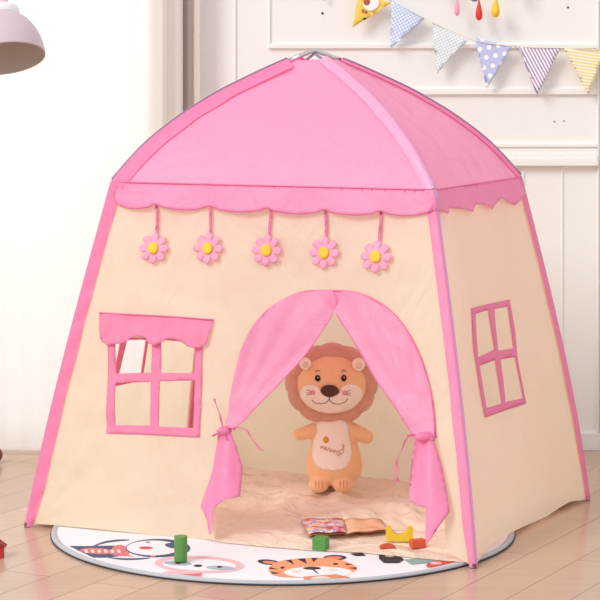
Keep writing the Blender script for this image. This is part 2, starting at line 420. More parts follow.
archL = [(323, 291), (306, 291.5), (289, 297), (271, 308), (256, 324), (245, 345), (237, 370), (231, 400), (227, 430)]
archR = [(323, 291), (340, 291), (356, 293), (371, 298), (387, 308), (402, 323), (416, 346), (427, 375), (433, 402), (436.5, 438)]
aL = [FF(p.x, p.y) for p in smoothpoly([Vector((*p, 0)) for p in archL], 4)]
aR = [FF(p.x, p.y) for p in smoothpoly([Vector((*p, 0)) for p in archR], 4)]
# front wall, notched by the door; the foot of the cloth hangs just clear of the floor
ua = PF.uv(A); ub = PF.uv(B_)
botR = [FF(468, 564), FF(457, 558), FF(446, 552)]
botL = [FF(214, 541), FF(190, 539), FF(160, 536), (FF(130, 532.5)), FF(100, 528.5), FF(70, 527), FF(45, 524.5), FF(34, 524)]
door_edgeR = [FF(444.5, 525), FF(441, 490), FF(438, 460)]
door_edgeL = [FF(222, 465), FF(217, 500)]
poly = wall_outline(PF, 'A', 'B', botR+door_edgeR+aR[::-1]+aL[1:]+door_edgeL+botL)
PX = lambda pts: [FF(*p) for p in pts]
paneF = [PX([(116, 340), (153, 340), (152, 372.5), (115.5, 373.5)]), PX([(162, 340), (196, 343), (195, 373), (161.5, 373)]),
         PX([(115.5, 383), (151.5, 382), (150.5, 425.5), (115, 425)]), PX([(160.5, 381.5), (195, 380.5), (193.5, 428), (159, 426.5)])]
bm = fill(poly, .016, pf(0), paneF)
link('front_wall', bm, CREAM, tent)
PXR = lambda pts: [PR.px(*p) for p in pts]
r_ = lambda x, y: (460+x/4.29, 290+y/4.29)
paneR = [PXR([r_(68, 103), r_(125, 85), r_(150, 255), r_(80, 288)]), PXR([r_(148, 82), r_(206, 70), r_(228, 250), r_(164, 260)]),
         PXR([r_(86, 325), r_(152, 300), r_(182, 487), r_(118, 505)]), PXR([r_(174, 298), r_(236, 288), r_(270, 464), r_(196, 480)])]
frameR = PXR([r_(52, 77), r_(130, 58), r_(212, 40), r_(232, 160), r_(245, 290), r_(283, 487), r_(200, 515), r_(112, 547), r_(84, 400), r_(60, 250)])
bR = [PR.px(572, 501), PR.px(549, 516.5), PR.px(530, 525), PR.px(515, 532), PR.px(498, 542), PR.px(485, 555)]
polyR = wall_outline(PR, 'B', 'C', bR)
link('side_wall', fill(polyR, .018, pr(0), paneR), CREAM, tent)
# inner walls: back, and the left one, which repeats the right wall's window
wB = (FEET['D']-FEET['C']).length
polyB = wall_outline(PB, 'C', 'D', [Vector((wB*(1-t), .012)) for t in (.1, .3, .5, .7, .9)])
link('back_wall', fill(polyB, .022, lambda u, v: PB.P(u, v, -dI(u, v))), CREAM, tent)
wL = (FEET['A']-FEET['D']).length
def mir(poly): return [Vector((wL-p.x, p.y)) for p in poly][::-1]
polyL = wall_outline(PL, 'D', 'A', [Vector((wL*(1-t), .012)) for t in (.1, .5, .9)])
dL = lambda u, v: bL(u, v)+.004*nz(u, v, 2.3, 3.0)
link('side_wall', fill(polyL, .02, lambda u, v: PL.P(u, v, dL(u, v)), [mir(p) for p in paneR]), CREAM, tent)

# windows
wfF = PX([(108.7, 338), (153, 338), (203.5, 341), (201.5, 400), (200, 437.5), (170, 436), (140, 434.5), (106, 433.5), (107.5, 385)])
o = solid(link('window_frame', fill(wfF, .008, pf(.003), paneF), PINKV, tent), .0012)
tag(o, 'pink four-pane window frame on the front wall')
o = solid(link('window_frame', fill(frameR, .009, pr(.003), paneR), PINKD, tent), .0012)
tag(o, 'narrow pink four-pane window frame on the shaded side wall')
solid(link('window_frame', fill(mir(frameR), .012, lambda u, v: PL.P(u, v, dL(u, v)-.003), [mir(p) for p in paneR]), PINKD, tent), .0012)
vt = [(101, 313), (130, 314.5), (160, 316), (190, 318), (214.5, 320)]
vb = [(212, 331), (208.5, 344), (203, 348), (197, 348.5), (190, 347), (184, 342.5), (176, 339), (170, 339), (163, 343.5), (157, 346), (151, 343.5), (147, 338), (140, 336.5), (133, 338.5), (126, 343.5), (116, 345), (109, 345), (104, 341), (101.5, 328)]
top = FF(155, 316).y
def voff(u, v): d = max(0, top-v); return PF.P(u, v, dF(u, v)+.006+d*.12+.003*math.sin(u*110)*min(1, d*20))
solid(link('window_valance', fill(PX(vt)+PX(vb), .007, voff), PINKV, tent), .001)
def seam(name, pts, fn, r, m, parent=None):
    return tube(name, [fn(p.x, p.y) for p in pts], r, m, parent or tent, seg=6)
seam('seam', PX(vt), pf(.009), .0018, PINKD)

# scalloped eave valances
def edge_px(pts): return [Vector((*p, 0)) for p in pts]
sc = []
cusps = [(117, 204), (157, 205), (210, 206.5), (268, 209), (325, 210), (381, 211.5), (432, 211)]
for (x0, y0), (x1, y1) in zip(cusps, cusps[1:]):
    for i in range(8):
        t = i/8; sc.append((x0+(x1-x0)*t, y0+(y1-y0)*t+5.2*math.sin(PI*t)**.7))
sc.append((433.5, 211))
topF = [PF.uv(EAVE['A'].lerp(EAVE['B'], t/10)) for t in range(11)]; eF = topF[0].y
def ev(u, v): d = max(0, eF-v); return PF.P(u, v, bF(u, v)+.004+.12*d+.0035*math.sin(u*21+1)*min(1, d*14)+.002*math.sin(v*180+u*9)*math.exp(-abs(u-.1)*6)*min(1, d*40))
solid(link('eave_valance', fill(topF+[FF(*p) for p in sc[::-1]], .009, ev), PINK, tent), .001)
topR = [PR.uv(EAVE['B'].lerp(EAVE['C'], t/8)) for t in range(9)]; eR = topR[0].y
scR = [(435.5, 211), (440, 210.5), (448, 214), (450.5, 207.5), (460, 208.5), (473, 212), (477, 203.5), (485, 205.5), (492, 209.5), (500, 198), (505, 202), (514, 205.5), (520, 198), (523.5, 194)]
def evR(u, v): d = max(0, eR-v); return PR.P(u, v, bR_(u, v)+.004+.10*d+.004*math.sin(u*42)*min(1, d*14))
solid(link('eave_valance', fill(topR+[PR.px(*p) for p in scR[::-1]], .009, evR), PINK, tent), .001)

tube('valance_seam', [ev(FF(*p).x, FF(*p).y+.003)+PF.n*.001 for p in sc], .0013, PINKD, tent, seg=5)
# roof panels stretched between the arches, open at the very top
def roof(a, b, m):
    bm = bmesh.new(); nS, nT = 28, 30; R_ = []
    nrm = (EAVE[b]-EAVE[a]).cross(T-EAVE[a]).normalized()
    for i in range(nS+1):
        s = .885*i/nS; p, q = arch(a, s), arch(b, s); row = []
        for j in range(nT+1):
            t = j/nT; v = p.lerp(q, t); e = math.sin(PI*t)
            v = v+nrm*(-.006*e*math.sin(PI*min(1, s*1.05))+e*.006*nz(t*2+ord(a), s*3, 1)+.0025*e*nz(t*9, s*7, 3))
            row.append(bm.verts.new(v))
        R_.append(row)
    for r0, r1 in zip(R_, R_[1:]):
        for j in range(nT): bm.faces.new((r0[j], r0[j+1], r1[j+1], r1[j]))
    o = link('roof_panel', bm, m, tent); return o
roof('A', 'B', PINK); roof('B', 'C', PINK); roof('C', 'D', PINK); roof('D', 'A', PINK)
for a, b, nn in (('A', 'B', PF.n), ('B', 'C', PR.n)):
    tube('eave_seam', [EAVE[a].lerp(EAVE[b], t/12)+nn*.007 for t in range(13)], .0018, PINKD, tent, seg=6)

# poles: two hoops crossing at the top
def hoop(a, c):
    p = [leg(a, t/14) for t in range(14)]+[arch(a, s/24) for s in range(24)]+[T]+[arch(c, s/24) for s in range(23, -1, -1)]+[leg(c, t/14) for t in range(13, -1, -1)]
    p[0].z = max(p[0].z, .004); p[-1].z = max(p[-1].z, .004); return p
for a, c, dz in (('A', 'C', 0), ('B', 'D', -.008)):
    pts = [q+Vector((0, 0, dz if .3 < i/76 < .7 else 0)) for i, q in enumerate(hoop(a, c))]
    tube('pole', pts, .0042, POLE, tent, seg=8)
tj = [T+(arch('A', .87)-T)*f+Vector((0, 0, .001)) for f in (1, .5, .02)]+[T+(arch('C', .87)-T)*f+Vector((0, 0, .001)) for f in (.5, 1)]
tube('ridge_joint', tj, .0062, STEEL, tent, seg=8)

# sleeves sewn round the poles (flat on both neighbouring panels, round over the pole)
def sleeve(k, a, b, wa, wb, m, s0=0.0, s1=1.0, onroof=False, twist=0.0, r=.0075, name='pole_sleeve'):
    nr = 70 if not onroof else 46; bm = bmesh.new(); R_ = []
    for i in range(nr+1):
        s = s0+(s1-s0)*i/nr
        f = (lambda t, kk: arch(kk, t)) if onroof else (lambda t, kk: leg(kk, t))
        p = f(s, k); pa = f(s, a); pb = f(s, b)
        da = (pa-p).normalized(); db = (pb-p).normalized()
        d = (f(min(1, s+.01), k)-f(max(0, s-.01), k)).normalized()
        da = (da-d*da.dot(d)).normalized(); db = (db-d*db.dot(d)).normalized()
        out = -(da+db).normalized()
        na = (out-da*out.dot(da)).normalized(); nb = (out-db*out.dot(db)).normalized()
        k_ = 1+.10*nz(s*9, ord(k))
        if not onroof: k_ *= (.55+.45*min(1, s*9))
        wr = .0011*math.sin(s*60+nz(s*7, 3)*4); wo = 0
        row = [p+da*wa*k_+na*(.0035), p+da*wa*.62*k_+na*(.0065+wr+twist*.004*math.sin(s*70)), p+da*wa*.3*k_+na*(r+wr)]
        for q in range(7):
            t = q/6; n = na.lerp(nb, t).normalized(); row.append(p+n*r)
        row += [p+db*wb*.35*k_+nb*(r-wr), p+db*wb*k_+nb*.0035]
        R_.append([bm.verts.new(x) for x in row])
    for x, y in zip(R_, R_[1:]):
        for j in range(len(x)-1): bm.faces.new((x[j], x[j+1], y[j+1], y[j]))
    for v in bm.verts: v.co.z = max(v.co.z, .002)
    return link(name, bm, m, tent)
LILAC = mat('lilac_pink_sleeve', (243, 152, 194), .4, .2, spec=.5, bump=.1, bscale=30)
sleeve('A', 'B', 'D', .031, .02, PINKD, twist=1)
sleeve('B', 'A', 'C', .022, .008, LILAC)
sleeve('C', 'B', 'D', .030, .02, PINKD)
sleeve('D', 'A', 'C', .03, .03, PINKD)
ROOFS = mat('pale_pink_sleeve', (251, 176, 212), .4, .2, spec=.5, bump=.2, bscale=40)
sleeve('A', 'B', 'D', .040, .03, PINKD, 0, .87, True, name='ridge_sleeve')
sleeve('B', 'A', 'C', .022, .010, ROOFS, 0, .9, True, name='ridge_sleeve')
sleeve('C', 'B', 'D', .02, .02, PINKD, 0, .88, True, name='ridge_sleeve')
sleeve('D', 'A', 'C', .03, .03, PINKD, 0, .88, True, name='ridge_sleeve')
tube('pole_sleeve', [leg('D', t/20)+Vector((0, 0, .001)) for t in range(21)], .008, PINKD, tent, seg=10)
VIO = mat('violet_piping', (196, 150, 196), .4)
pipe = []
for i in range(40):
    p = leg('B', i/39); d = (CEN-p); d.z = 0; pipe.append(p+PR.n*.0085+PF.n*.001)
tube('sleeve_piping', pipe, .002, VIO, tent, seg=8)
tube('sleeve_piping', [arch('B', .9*i/30)+PR.n*.0085 for i in range(31)], .0022, VIO, tent, seg=8)
tube('sleeve_piping', [arch('A', .87*i/30)+Vector((-.004, 0, .0085)) for i in range(31)], .0022, POLE, tent, seg=8)
tube('sleeve_piping', [arch('C', .87*i/30)+Vector((.004, 0, .0085)) for i in range(31)], .0022, POLE, tent, seg=8)
tube('top_strap', [arch('A', .82).lerp(arch('B', .86), .1)+Vector((0, 0, .002)), arch('A', .97).lerp(arch('B', .97), .1)], .004, PINK, tent, seg=6)
for k in 'ABCD':
    q = FEET[k]; tube('pole_foot', [Vector((q.x, q.y, .0005)), Vector((q.x, q.y, .012))], .0075, mat('pole_cap', (120, 70, 90), .5), tent, seg=12)

# ground sheet
e1 = (B_-A).normalized(); e2 = Vector((-e1.y, e1.x, 0)); Wt = (B_-A).length; Dt = (C_-B_).dot(e2)
sk = (C_-B_).dot(e1)
def sheetz(u, v):
    edge = min(1, max(0, min(u, Wt-u, v, Dt-v)*9+.08))
    w = .5+.5*nz(u, v, 6, 2.6); r1 = abs(nz(u*1.2+v*.6, v*1.7-u*.6, 3, 4.2)); r2 = abs(nz(u*.7-v, v*1.5+u*.8, 8, 7.5))
    lump = .007*w+.020*(1-min(1, r1*3.2))**2+.011*(1-min(1, r2*3))**2
    calm = .22+.78*min(1, max(0, (v-.22)*4))
    return .0118+edge*lump*calm
pg = [Vector((.0, .004)), Vector((Wt*.2, -.005)), Vector((Wt*.40, .010)), Vector((Wt*.46, -.020)), Vector((Wt*.55, -.026)), Vector((Wt*.66, -.020)), Vector((Wt*.76, .004)), Vector((Wt*.85, .002)), Vector((Wt*.93, -.002)), Vector((Wt, .004)), Vector((Wt-.05+sk*.3, Dt*.3)), Vector((Wt-.05+sk*.7, Dt*.7)), Vector((Wt+sk, Dt)), Vector((sk, Dt))]
def sheetP(u, v): q = A+e1*u+e2*v; q.z = sheetz(u, v); return q
link('floor_sheet', fill(pg, .016, sheetP), FLOORSHEET, tent)

# door arch piping and tied curtains
tube('door_piping', [PF.P(p.x, p.y, dF(p.x, p.y)+.004) for p in aL[::-1]+aR[1:]], .003, PINKD, tent, seg=6)
knotL, knotR = FF(228, 431), FF(428, 437)
def folded(kn, amp, nf, ph, base=.006):
    def fn(u, v):
        a = math.atan2(v-kn.y, u-kn.x); r = math.hypot(u-kn.x, v-kn.y)
        return PF.P(u, v, dF(u, v)+base+amp*min(1, r*4+.15)*(.5+.5*math.sin(a*nf+ph+nz(u, v, 2, 4)))+.012*math.exp(-r*14)+.0015*nz(u, v, 1, 20))
    return fn
cl = smoothpoly(edge_px(archL), 3); inn = edge_px([(334, 291), (338, 300), (333, 314), (329, 323), (311, 349), (285, 380), (255, 410), (236, 430)])
po = [FF(p.x, p.y) for p in cl]+[FF(p.x, p.y) for p in inn[::-1]]
cl_ = link('door_curtain', fill(po, .010, folded(knotL, .009, 27, .5, .006)), PINK, tent)
cr_ = smoothpoly(edge_px(archR), 3); inn2 = edge_px([(320, 291.5), (326, 303), (337, 314), (359, 348), (379, 381), (398, 410), (415, 435), (425, 439)])
po2 = [FF(p.x, p.y) for p in cr_]+[FF(p.x, p.y) for p in inn2[::-1]]
cR_ = link('door_curtain', fill(po2, .010, folded(knotR, .009, 27, .2, .003)), PINK, tent)
def bunch(pts, kn, parent, amp, nf, ph, lean):
    P = [FF(*p) for p in pts]
    def fn(u, v):
        d = max(0, kn.y-v); a = (u-kn.x)/(.03+d*.42)
        return PF.P(u, v, bF(u, v)+.014+lean*d+amp*min(1, d*7+.2)*math.sin(a*nf+ph)+.010*math.exp(-d*40)+.002*nz(u, v, 1, 18))
    return solid(link('curtain_tail', fill(P, .007, fn), PINK, parent), .0012)
bunch([(221, 430), (219, 440), (213, 468), (207, 488), (201, 506), (203, 511), (208, 519), (212, 534), (215, 534), (215.5, 508), (229, 500.5), (243, 496), (243, 466), (238, 446), (233, 430)], knotL, cl_, .018, 4.6, .6, .05)
bunch([(418, 438), (414, 455), (409.5, 490), (410, 501), (420, 506), (431, 508), (431, 545), (437, 538), (452, 512), (450, 498), (443, 465), (436, 438)], knotR, cR_, .019, 4.4, .2, .06)
for kn, pa in ((knotL, cl_), (knotR, cR_)):
    bm = bmesh.new(); blob_c = PF.P(kn.x, kn.y, .022+bF(kn.x, kn.y))
    bmesh.ops.create_uvsphere(bm, u_segments=16, v_segments=10, radius=1, matrix=Matrix.Translation(blob_c) @ Matrix.Rotation(.4, 4, 'Z') @ Matrix.Diagonal((.019 if kn is knotL else .028, .016, .013, 1)))
    link('tie_knot', bm, PINKD, pa)
def tie(pts, parent, w=.0042, off=.022):
    P = smoothpoly(edge_px(pts), 6)
    out = []
    for i, p in enumerate(P):
        q = FF(p.x, p.y); out.append(PF.P(q.x, q.y, bF(q.x, q.y)+off+.002*math.sin(i*.5)))
    return tube('ribbon_tie', out, w, PINKD, parent, seg=8, flat=.3, up=PF.n.cross(Vector((1, 0, 0))).normalized())
tie([(227, 430), (224, 420), (221, 410), (217.5, 399)], cl_); tie([(231, 428), (243, 428), (250, 431), (255, 439), (260, 446), (265.5, 451)], cl_)
tie([(217, 436), (224, 432), (233, 428), (238, 429)], cl_, .007, .026); tie([(221, 431), (228, 434), (231, 440)], cl_, .005, .03)
tie([(414, 436), (424, 437.5), (437, 440)], cR_, .008, .024); tie([(414, 435), (408, 441), (403, 453), (399, 465), (400, 481)], cR_); tie([(412, 436), (417, 434), (421, 438)], cR_, .006, .03)
# piping along the curtains' inner hems
tube('curtain_hem', [folded(knotL, .009, 27, .5, .007)(*FF(p.x, p.y)) for p in smoothpoly(inn[2:], 3)], .0016, PINKD, cl_, seg=6)
tube('curtain_hem', [folded(knotR, .009, 27, .2, .004)(*FF(p.x, p.y)) for p in smoothpoly(inn2[2:], 3)], .0016, PINKD, cR_, seg=6)

# felt daisies on ribbons
def petal_mesh(r):
    bm = bmesh.new(); z = Vector((0, 0, 0)); n = 8; pts = []
    for i in range(n):
        a = 2*PI*i/n+PI/2
        for jt, rr in ((-.5, .46), (-.47, .62), (-.44, .80), (-.29, .97), (0, 1.04), (.29, .97), (.44, .80), (.47, .62)):
            t = a+jt*2*PI/n*.98; pts.append((rr*r*math.cos(t), rr*r*math.sin(t)))
    return pts
for (fx, fy), sx in zip(((155, 248.5), (209, 248.5), (267, 250.5), (325, 253), (377, 257)), (157.5, 210.5, 271, 325, 381)):
    c = FF(fx, fy); R_ = .042
    uc = [Vector((c.x+x, c.y+y)) for x, y in petal_mesh(R_)]
    fl = link('flower', fill(uc, .008, lambda u, v: PF.P(u, v, dF(u, v)+.012+.003*nz(u, v, 0, 30))), PETAL, tent); solid(fl, .003)
    yc = [Vector((c.x+.0145*math.cos(t*PI/10), c.y+.016*math.sin(t*PI/10))) for t in range(20)]
    solid(link('flower_center', fill(yc, .006, lambda u, v: PF.P(u, v, dF(u, v)+.0165)), YFELT, fl), .004)
    s0 = FF(sx, 205); s1 = FF(fx+1.5, fy-6)
    bm = bmesh.new()
    ln = [(.0, .004), (1, .004)]
    pts = [Vector((s0.x+.004, s0.y)), Vector((s1.x+.004, s1.y)), Vector((s1.x-.004, s1.y)), Vector((s0.x-.004, s0.y))]
    bm.free(); solid(link('hanging_ribbon', fill(pts, .008, lambda u, v: PF.P(u, v, dF(u, v)+.0075+(.010 if v > s0.y+.004 else 0)*0)), PINKD, fl), .0015)

# ================================================================== LION
LZ = .030
lf = G(333, 490, LZ); S = lf.y/F
lion = thing('lion_toy', 'plush lion with brown mane and cream belly standing inside the tent', 'plush toy', lf)
def Lp(px, py, d=0.0): return Vector((lf.x+(px-333)*S, lf.y-d, LZ+(490-py)*S))
PLUSH = mat('orange_plush', (247, 196, 150), .95, bump=.25, bscale=220, sheen=.4)
MANE = mat('brown_plush', (216, 158, 138), .95, bump=.3, bscale=220, sheen=.4)
IVORY = mat('ivory_plush', (250, 234, 222), .95, bump=.2, bscale=220, sheen=.3)
def blob(bm, c, r, rot=None, seg=24):
    M = Matrix.Translation(c) @ (rot.to_4x4() if rot else Matrix()) @ Matrix.Diagonal((*r, 1))
    bmesh.ops.create_uvsphere(bm, u_segments=seg, v_segments=seg//2+4, radius=1, matrix=M)
def remesh(o, v, it=6):
    md = o.modifiers.new('r', 'REMESH'); md.mode = 'VOXEL'; md.voxel_size = v; md.use_smooth_shade = True
    s = o.modifiers.new('s', 'SMOOTH'); s.factor = .6; s.iterations = it
# body: torso, arms and feet in one skin
bm = bmesh.new()
prof = []
bodyR = [(418, 15), (424, 19), (432, 20.5), (442, 23), (452, 26), (462, 28.3), (470, 28), (477, 25), (483, 18), (486, 0)]
BR = smoothpoly([Vector((y, r, 0)) for y, r in bodyR], 4)
def bodyrad(py):
    for a, b in zip(BR, BR[1:]):
        if a.x <= py <= b.x: return a.y+(b.y-a.y)*(py-a.x)/max(1e-6, b.x-a.x)
    return 0
bb = lathe([(0, (490-416)*S)]+[(max(0, p.y)*S, (490-p.x)*S) for p in BR], 40, Matrix.Translation((lf.x+1*S, lf.y, LZ)) @ Matrix.Diagonal((1, .72, 1, 1)))
me_ = bpy.data.meshes.new('t'); bb.to_mesh(me_); bb.free(); bm.from_mesh(me_)
def limb(p0, p1, r0, r1, n=7):
    for i in range(n):
        t = i/(n-1); r = (r0+(r1-r0)*t)*S; blob(bm, p0.lerp(p1, t), (r, r, r), seg=16)
limb(Lp(317, 430, 0), Lp(299, 433.5, .012), 8.2, 6.2); limb(Lp(350, 430, 0), Lp(366.5, 436, .012), 8.8, 7.0)
blob(bm, Lp(318.5, 482.5, .035), (10.2*S, 15*S, 7.6*S)); blob(bm, Lp(343, 482.5, .035), (11*S, 15*S, 7.6*S))
bod = link('body', bm, PLUSH, lion); remesh(bod, .0035, 5)
# head with ears
HC = Lp(331.5, 383, .018); HR = Vector((35.5*S, 27*S, 29.5*S))
bm = bmesh.new(); blob(bm, HC, HR, seg=40); head = link('head', bm, PLUSH, lion)
def hy(x, z, rad=HR, c=HC):
    q = 1-((x-c.x)/rad.x)**2-((z-c.z)/rad.z)**2; return c.y-rad.y*math.sqrt(max(0, q))
def decal(name, pts, off, m, parent, cell=.006, th=.0015, sf=hy, smooth_=True):
    P = smoothpoly(edge_px(pts), 5, True) if smooth_ else edge_px(pts)
    Q = [Vector((Lp(p.x, p.y).x, Lp(p.x, p.y).z)) for p in P]
    o = link(name, fill(Q, cell, lambda u, v: Vector((u, sf(u, v)-off, v))), m, parent); solid(o, th); return o
def oval(cx, cy, rx, ry, n=14): return [(cx+rx*math.cos(2*PI*i/n), cy+ry*math.sin(2*PI*i/n)) for i in range(n)]
decal('muzzle', [(301.5, 386), (305, 382), (312, 380.5), (319, 383), (325, 389), (331, 391), (337, 389), (341, 383), (348, 379.5), (355, 381), (361, 386), (362.5, 393), (359.5, 400), (353, 406), (343, 409.6), (331, 410.6), (319, 410), (309, 406.5), (303, 400.5), (300, 393)], .0012, IVORY, head, .005)
DARK = mat('dark_brown_thread', (58, 34, 28), .5)
no = decal('nose', [(320.5, 384), (325, 380.2), (333, 380.2), (338, 384), (337, 388), (331, 391.5), (326, 391), (321.5, 388)], .0045, mat('brown_velour', (84, 48, 40), .7, sheen=.3), head, .004, .006)
for x, y in ((317.4, 373.8), (343.2, 373.6)):
    e = decal('eye', oval(x, y, 2.6, 3.0), .003, mat('black_bead', (32, 20, 18), .2), head, .003, .003)
    decal('eye_highlight', oval(x+.3, y-.9, .5, .5, 8), .0052, mat('white_dot', (250, 250, 250), .3), e, .002, .001)
def thread(name, pts, r, m, parent, off=.002, sf=hy):
    P = smoothpoly(edge_px(pts), 5); return tube(name, [Vector((Lp(p.x, p.y).x, sf(Lp(p.x, p.y).x, Lp(p.x, p.y).z)-off, Lp(p.x, p.y).z)) for p in P], r, m, parent, seg=6, up=Vector((0, 1, 0)))
thread('mouth', [(311.5, 395.5), (315, 398.6), (321, 399.2), (326, 397.6), (328.6, 394.5), (329, 390)], .0011, DARK, head)
thread('mouth', [(329, 394.5), (332, 398), (338, 399.6), (344, 397.6), (347.3, 394)], .0011, DARK, head)
thread('eyebrow', [(315, 368.2), (317.5, 366.4), (319.6, 367.6)], .0009, DARK, head); thread('eyebrow', [(341, 367.6), (343, 366), (345.6, 367.8)], .0009, DARK, head)
CHK = mat('rose_cheek', (240, 160, 170), .9)
for x, sgn in ((312.4, -1), (344.2, 1)):
    decal('cheek', oval(x, 388, 2.6, 2.4), .0022, CHK, head, .004, .001)
    for dy, ey in ((-1, -2.4), (.6, .8), (1.8, 3)): thread('whisker', [(x+sgn*1.5, 388+dy), (x+sgn*6, 388+ey)], .0006, DARK, head, .0035)
# mane: twelve stuffed lobes
bm = bmesh.new(); MC = Lp(331.5, 384, 0); nT, nP = 144, 22; R_ = []
for i in range(nT):
    a = 2*PI*i/nT; lob = abs(math.cos(6*a+PI/2*0+.15))**.45
    rx, rz = 35.5*S, 30*S; row = []
    mr = (8.3+2.4*lob)*S
    for j in range(nP):
        b = 2*PI*j/nP
        rr = mr*math.cos(b); yy = mr*1.45*math.sin(b)
        cx = (rx+rr+(.6*lob)*S)*math.cos(a); cz = (rz+rr+.6*lob*S)*math.sin(a)
        row.append(bm.verts.new((MC.x+cx, MC.y+.004-yy, MC.z+cz)))
    R_.append(row)
for i in range(nT):
    for j in range(nP):
        a, b = R_[i], R_[(i+1) % nT]; bm.faces.new((a[j], b[j], b[(j+1) % nP], a[(j+1) % nP]))
bmesh.ops.recalc_face_normals(bm, faces=bm.faces); mane = link('mane', bm, MANE, lion)
bm = bmesh.new(); blob(bm, MC+Vector((0, .022, 0)), (38*S, 15*S, 33*S)); link('mane_back', bm, MANE, lion)
for x, y, r in ((305.3, 360.6, 6.0), (358, 361.5, 6.6)):
    bm = bmesh.new(); c = Lp(x, y, .062); blob(bm, c, (r*S, 4.4*S, r*S), seg=20); er = link('ear', bm, IVORY, head)
    bm = bmesh.new(); blob(bm, c+Vector((0, -.009, -.001)), (r*.55*S, 2.2*S, r*.55*S), seg=16); link('inner_ear', bm, mat('ear_lining', (238, 205, 188), .9), er)
def by(x, z):
    py = 490-(z-LZ)/S; R0 = bodyrad(py)*S; q = 1-((x-lf.x-S)/max(R0, 1e-4))**2
    return lf.y-.72*R0*math.sqrt(max(.05, q))
bel = decal('belly_patch', [(315, 420), (331, 418), (346, 420), (348.5, 432), (351, 446), (350.5, 456), (346, 463), (338, 466.5), (326, 466.5), (317, 463), (312.5, 455), (312.5, 445), (314.5, 432)], .0005, IVORY, bod, .006, .002, by)
ROSE = mat('rose_thread', (196, 130, 130), .8)
decal('badge', oval(325.7, 437, 2.7, 3.2), .003, mat('gold_badge', (206, 160, 60), .6), bel, .004, .002, by)
thread('stitched_script', [(321, 443), (320.5, 446), (323, 443), (324, 447), (326, 443.5), (326.5, 447.5), (329, 444.5), (330, 448.5), (332, 446), (333.5, 449.5), (335, 446.5), (336.5, 450)], .0007, ROSE, bel, .0032, by)
thread('stitched_script', [(336, 449), (338, 452.5), (340, 449.5), (337, 448), (341, 446.5), (344, 443.5), (342, 441.5), (343.5, 446), (342, 450), (338.5, 450.5)], .0007, ROSE, bel, .0032, by)
for cx in (318.5, 343):
    for dx in (-3.4, 0, 3.4):
        P = []
        for t in range(7):
            al = -.15+t*.16; P.append(Lp(cx+dx, 482.5-7.6*math.sin(al)-.5, .035+15*S*math.cos(al)*math.sqrt(max(0, 1-(dx/10.5)**2))+.0002))
        tube('toe_stitch', P, .0009, mat('toe_thread', (205, 140, 100), .8), bod, seg=6)

# ================================================================== BOOK AND BLOCKS
def sheet_h(p):
    q = p-A; return sheetz(q.dot(e1), q.dot(e2))
zb = .026
for _ in range(4): zb = .009+max(sheet_h(G(x, y, zb)) for x in (305, 320, 335, 350, 365, 385) for y in (521, 527, 533))
bc = G(345, 527, zb)
book = thing('picture_book', 'open picture book with colourful pages lying on the tent floor', 'book', (bc.x, bc.y, zb))
def bookcol(name, cols, sc_, th=.5):
    m = bpy.data.materials.new(name); m.use_nodes = True; N = m.node_tree.nodes; L = m.node_tree.links
    tc = N.new('ShaderNodeTexCoord'); v = N.new('ShaderNodeTexNoise'); v.inputs['Scale'].default_value = sc_; v.inputs['Detail'].default_value = 2
    L.new(tc.outputs['Object'], v.inputs['Vector']); r = N.new('ShaderNodeValToRGB'); r.color_ramp.interpolation = 'CONSTANT'
    el = r.color_ramp.elements
    el[0].position = 0; el[0].color = lin(cols[0]); el[1].position = .36; el[1].color = lin(cols[1])
    for i, c in enumerate(cols[2:]): e = el.new(.42+.06*i); e.color = lin(c)
    L.new(v.outputs['Fac'], r.inputs[0]); L.new(r.outputs[0], N['Principled BSDF'].inputs['Base Color']); N['Principled BSDF'].inputs['Roughness'].default_value = .4
    return m
pgL = bookcol('illustrated_page', [(160, 90, 110), (206, 92, 100), (232, 170, 175), (150, 150, 190), (245, 215, 205), (238, 190, 120)], 34)
pgR = bookcol('orange_page', [(226, 160, 125), (236, 184, 148), (240, 194, 160), (242, 202, 170), (236, 176, 138), (244, 212, 180)], 12)
def page(name, c4, m, bulge, th, parent=book):
    bm = bmesh.new(); n = 14; R_ = []
    for i in range(n+1):
        s = i/n; a = c4[0].lerp(c4[1], s); b = c4[3].lerp(c4[2], s)
        row = [bm.verts.new(a.lerp(b, t/6)+Vector((0, 0, bulge*math.sin(PI*s)+.002*math.sin(s*9)))) for t in range(7)]; R_.append(row)
    for x, y in zip(R_, R_[1:]):
        for j in range(6): bm.faces.new((x[j], y[j], y[j+1], x[j+1]))
    bmesh.ops.recalc_face_normals(bm, faces=bm.faces); o = link(name, bm, m, parent); solid(o, th, -1); return o
sp0, sp1 = G(343, 519.8, zb+.004), G(346.5, 533, zb+.004)
page('page', [G(301.5, 521, zb), sp0, sp1, G(309, 534, zb)], pgL, .004, .003)
page('page', [sp0, G(380, 519.5, zb), G(388.5, 529.5, zb), sp1], pgR, .004, .003)
zc = zb-.007
page('cover', [G(300.6, 521, zc), G(343, 520, zc), G(346.5, 534.6, zc), G(308, 536, zc)], mat('book_cover', (196, 140, 112), .5), .005, .002)
page('cover', [G(343, 520, zc), G(381, 519.6, zc), G(389.5, 531.6, zc), G(346.5, 534.6, zc)], mat('book_cover', (0, 0, 0)), .005, .002)

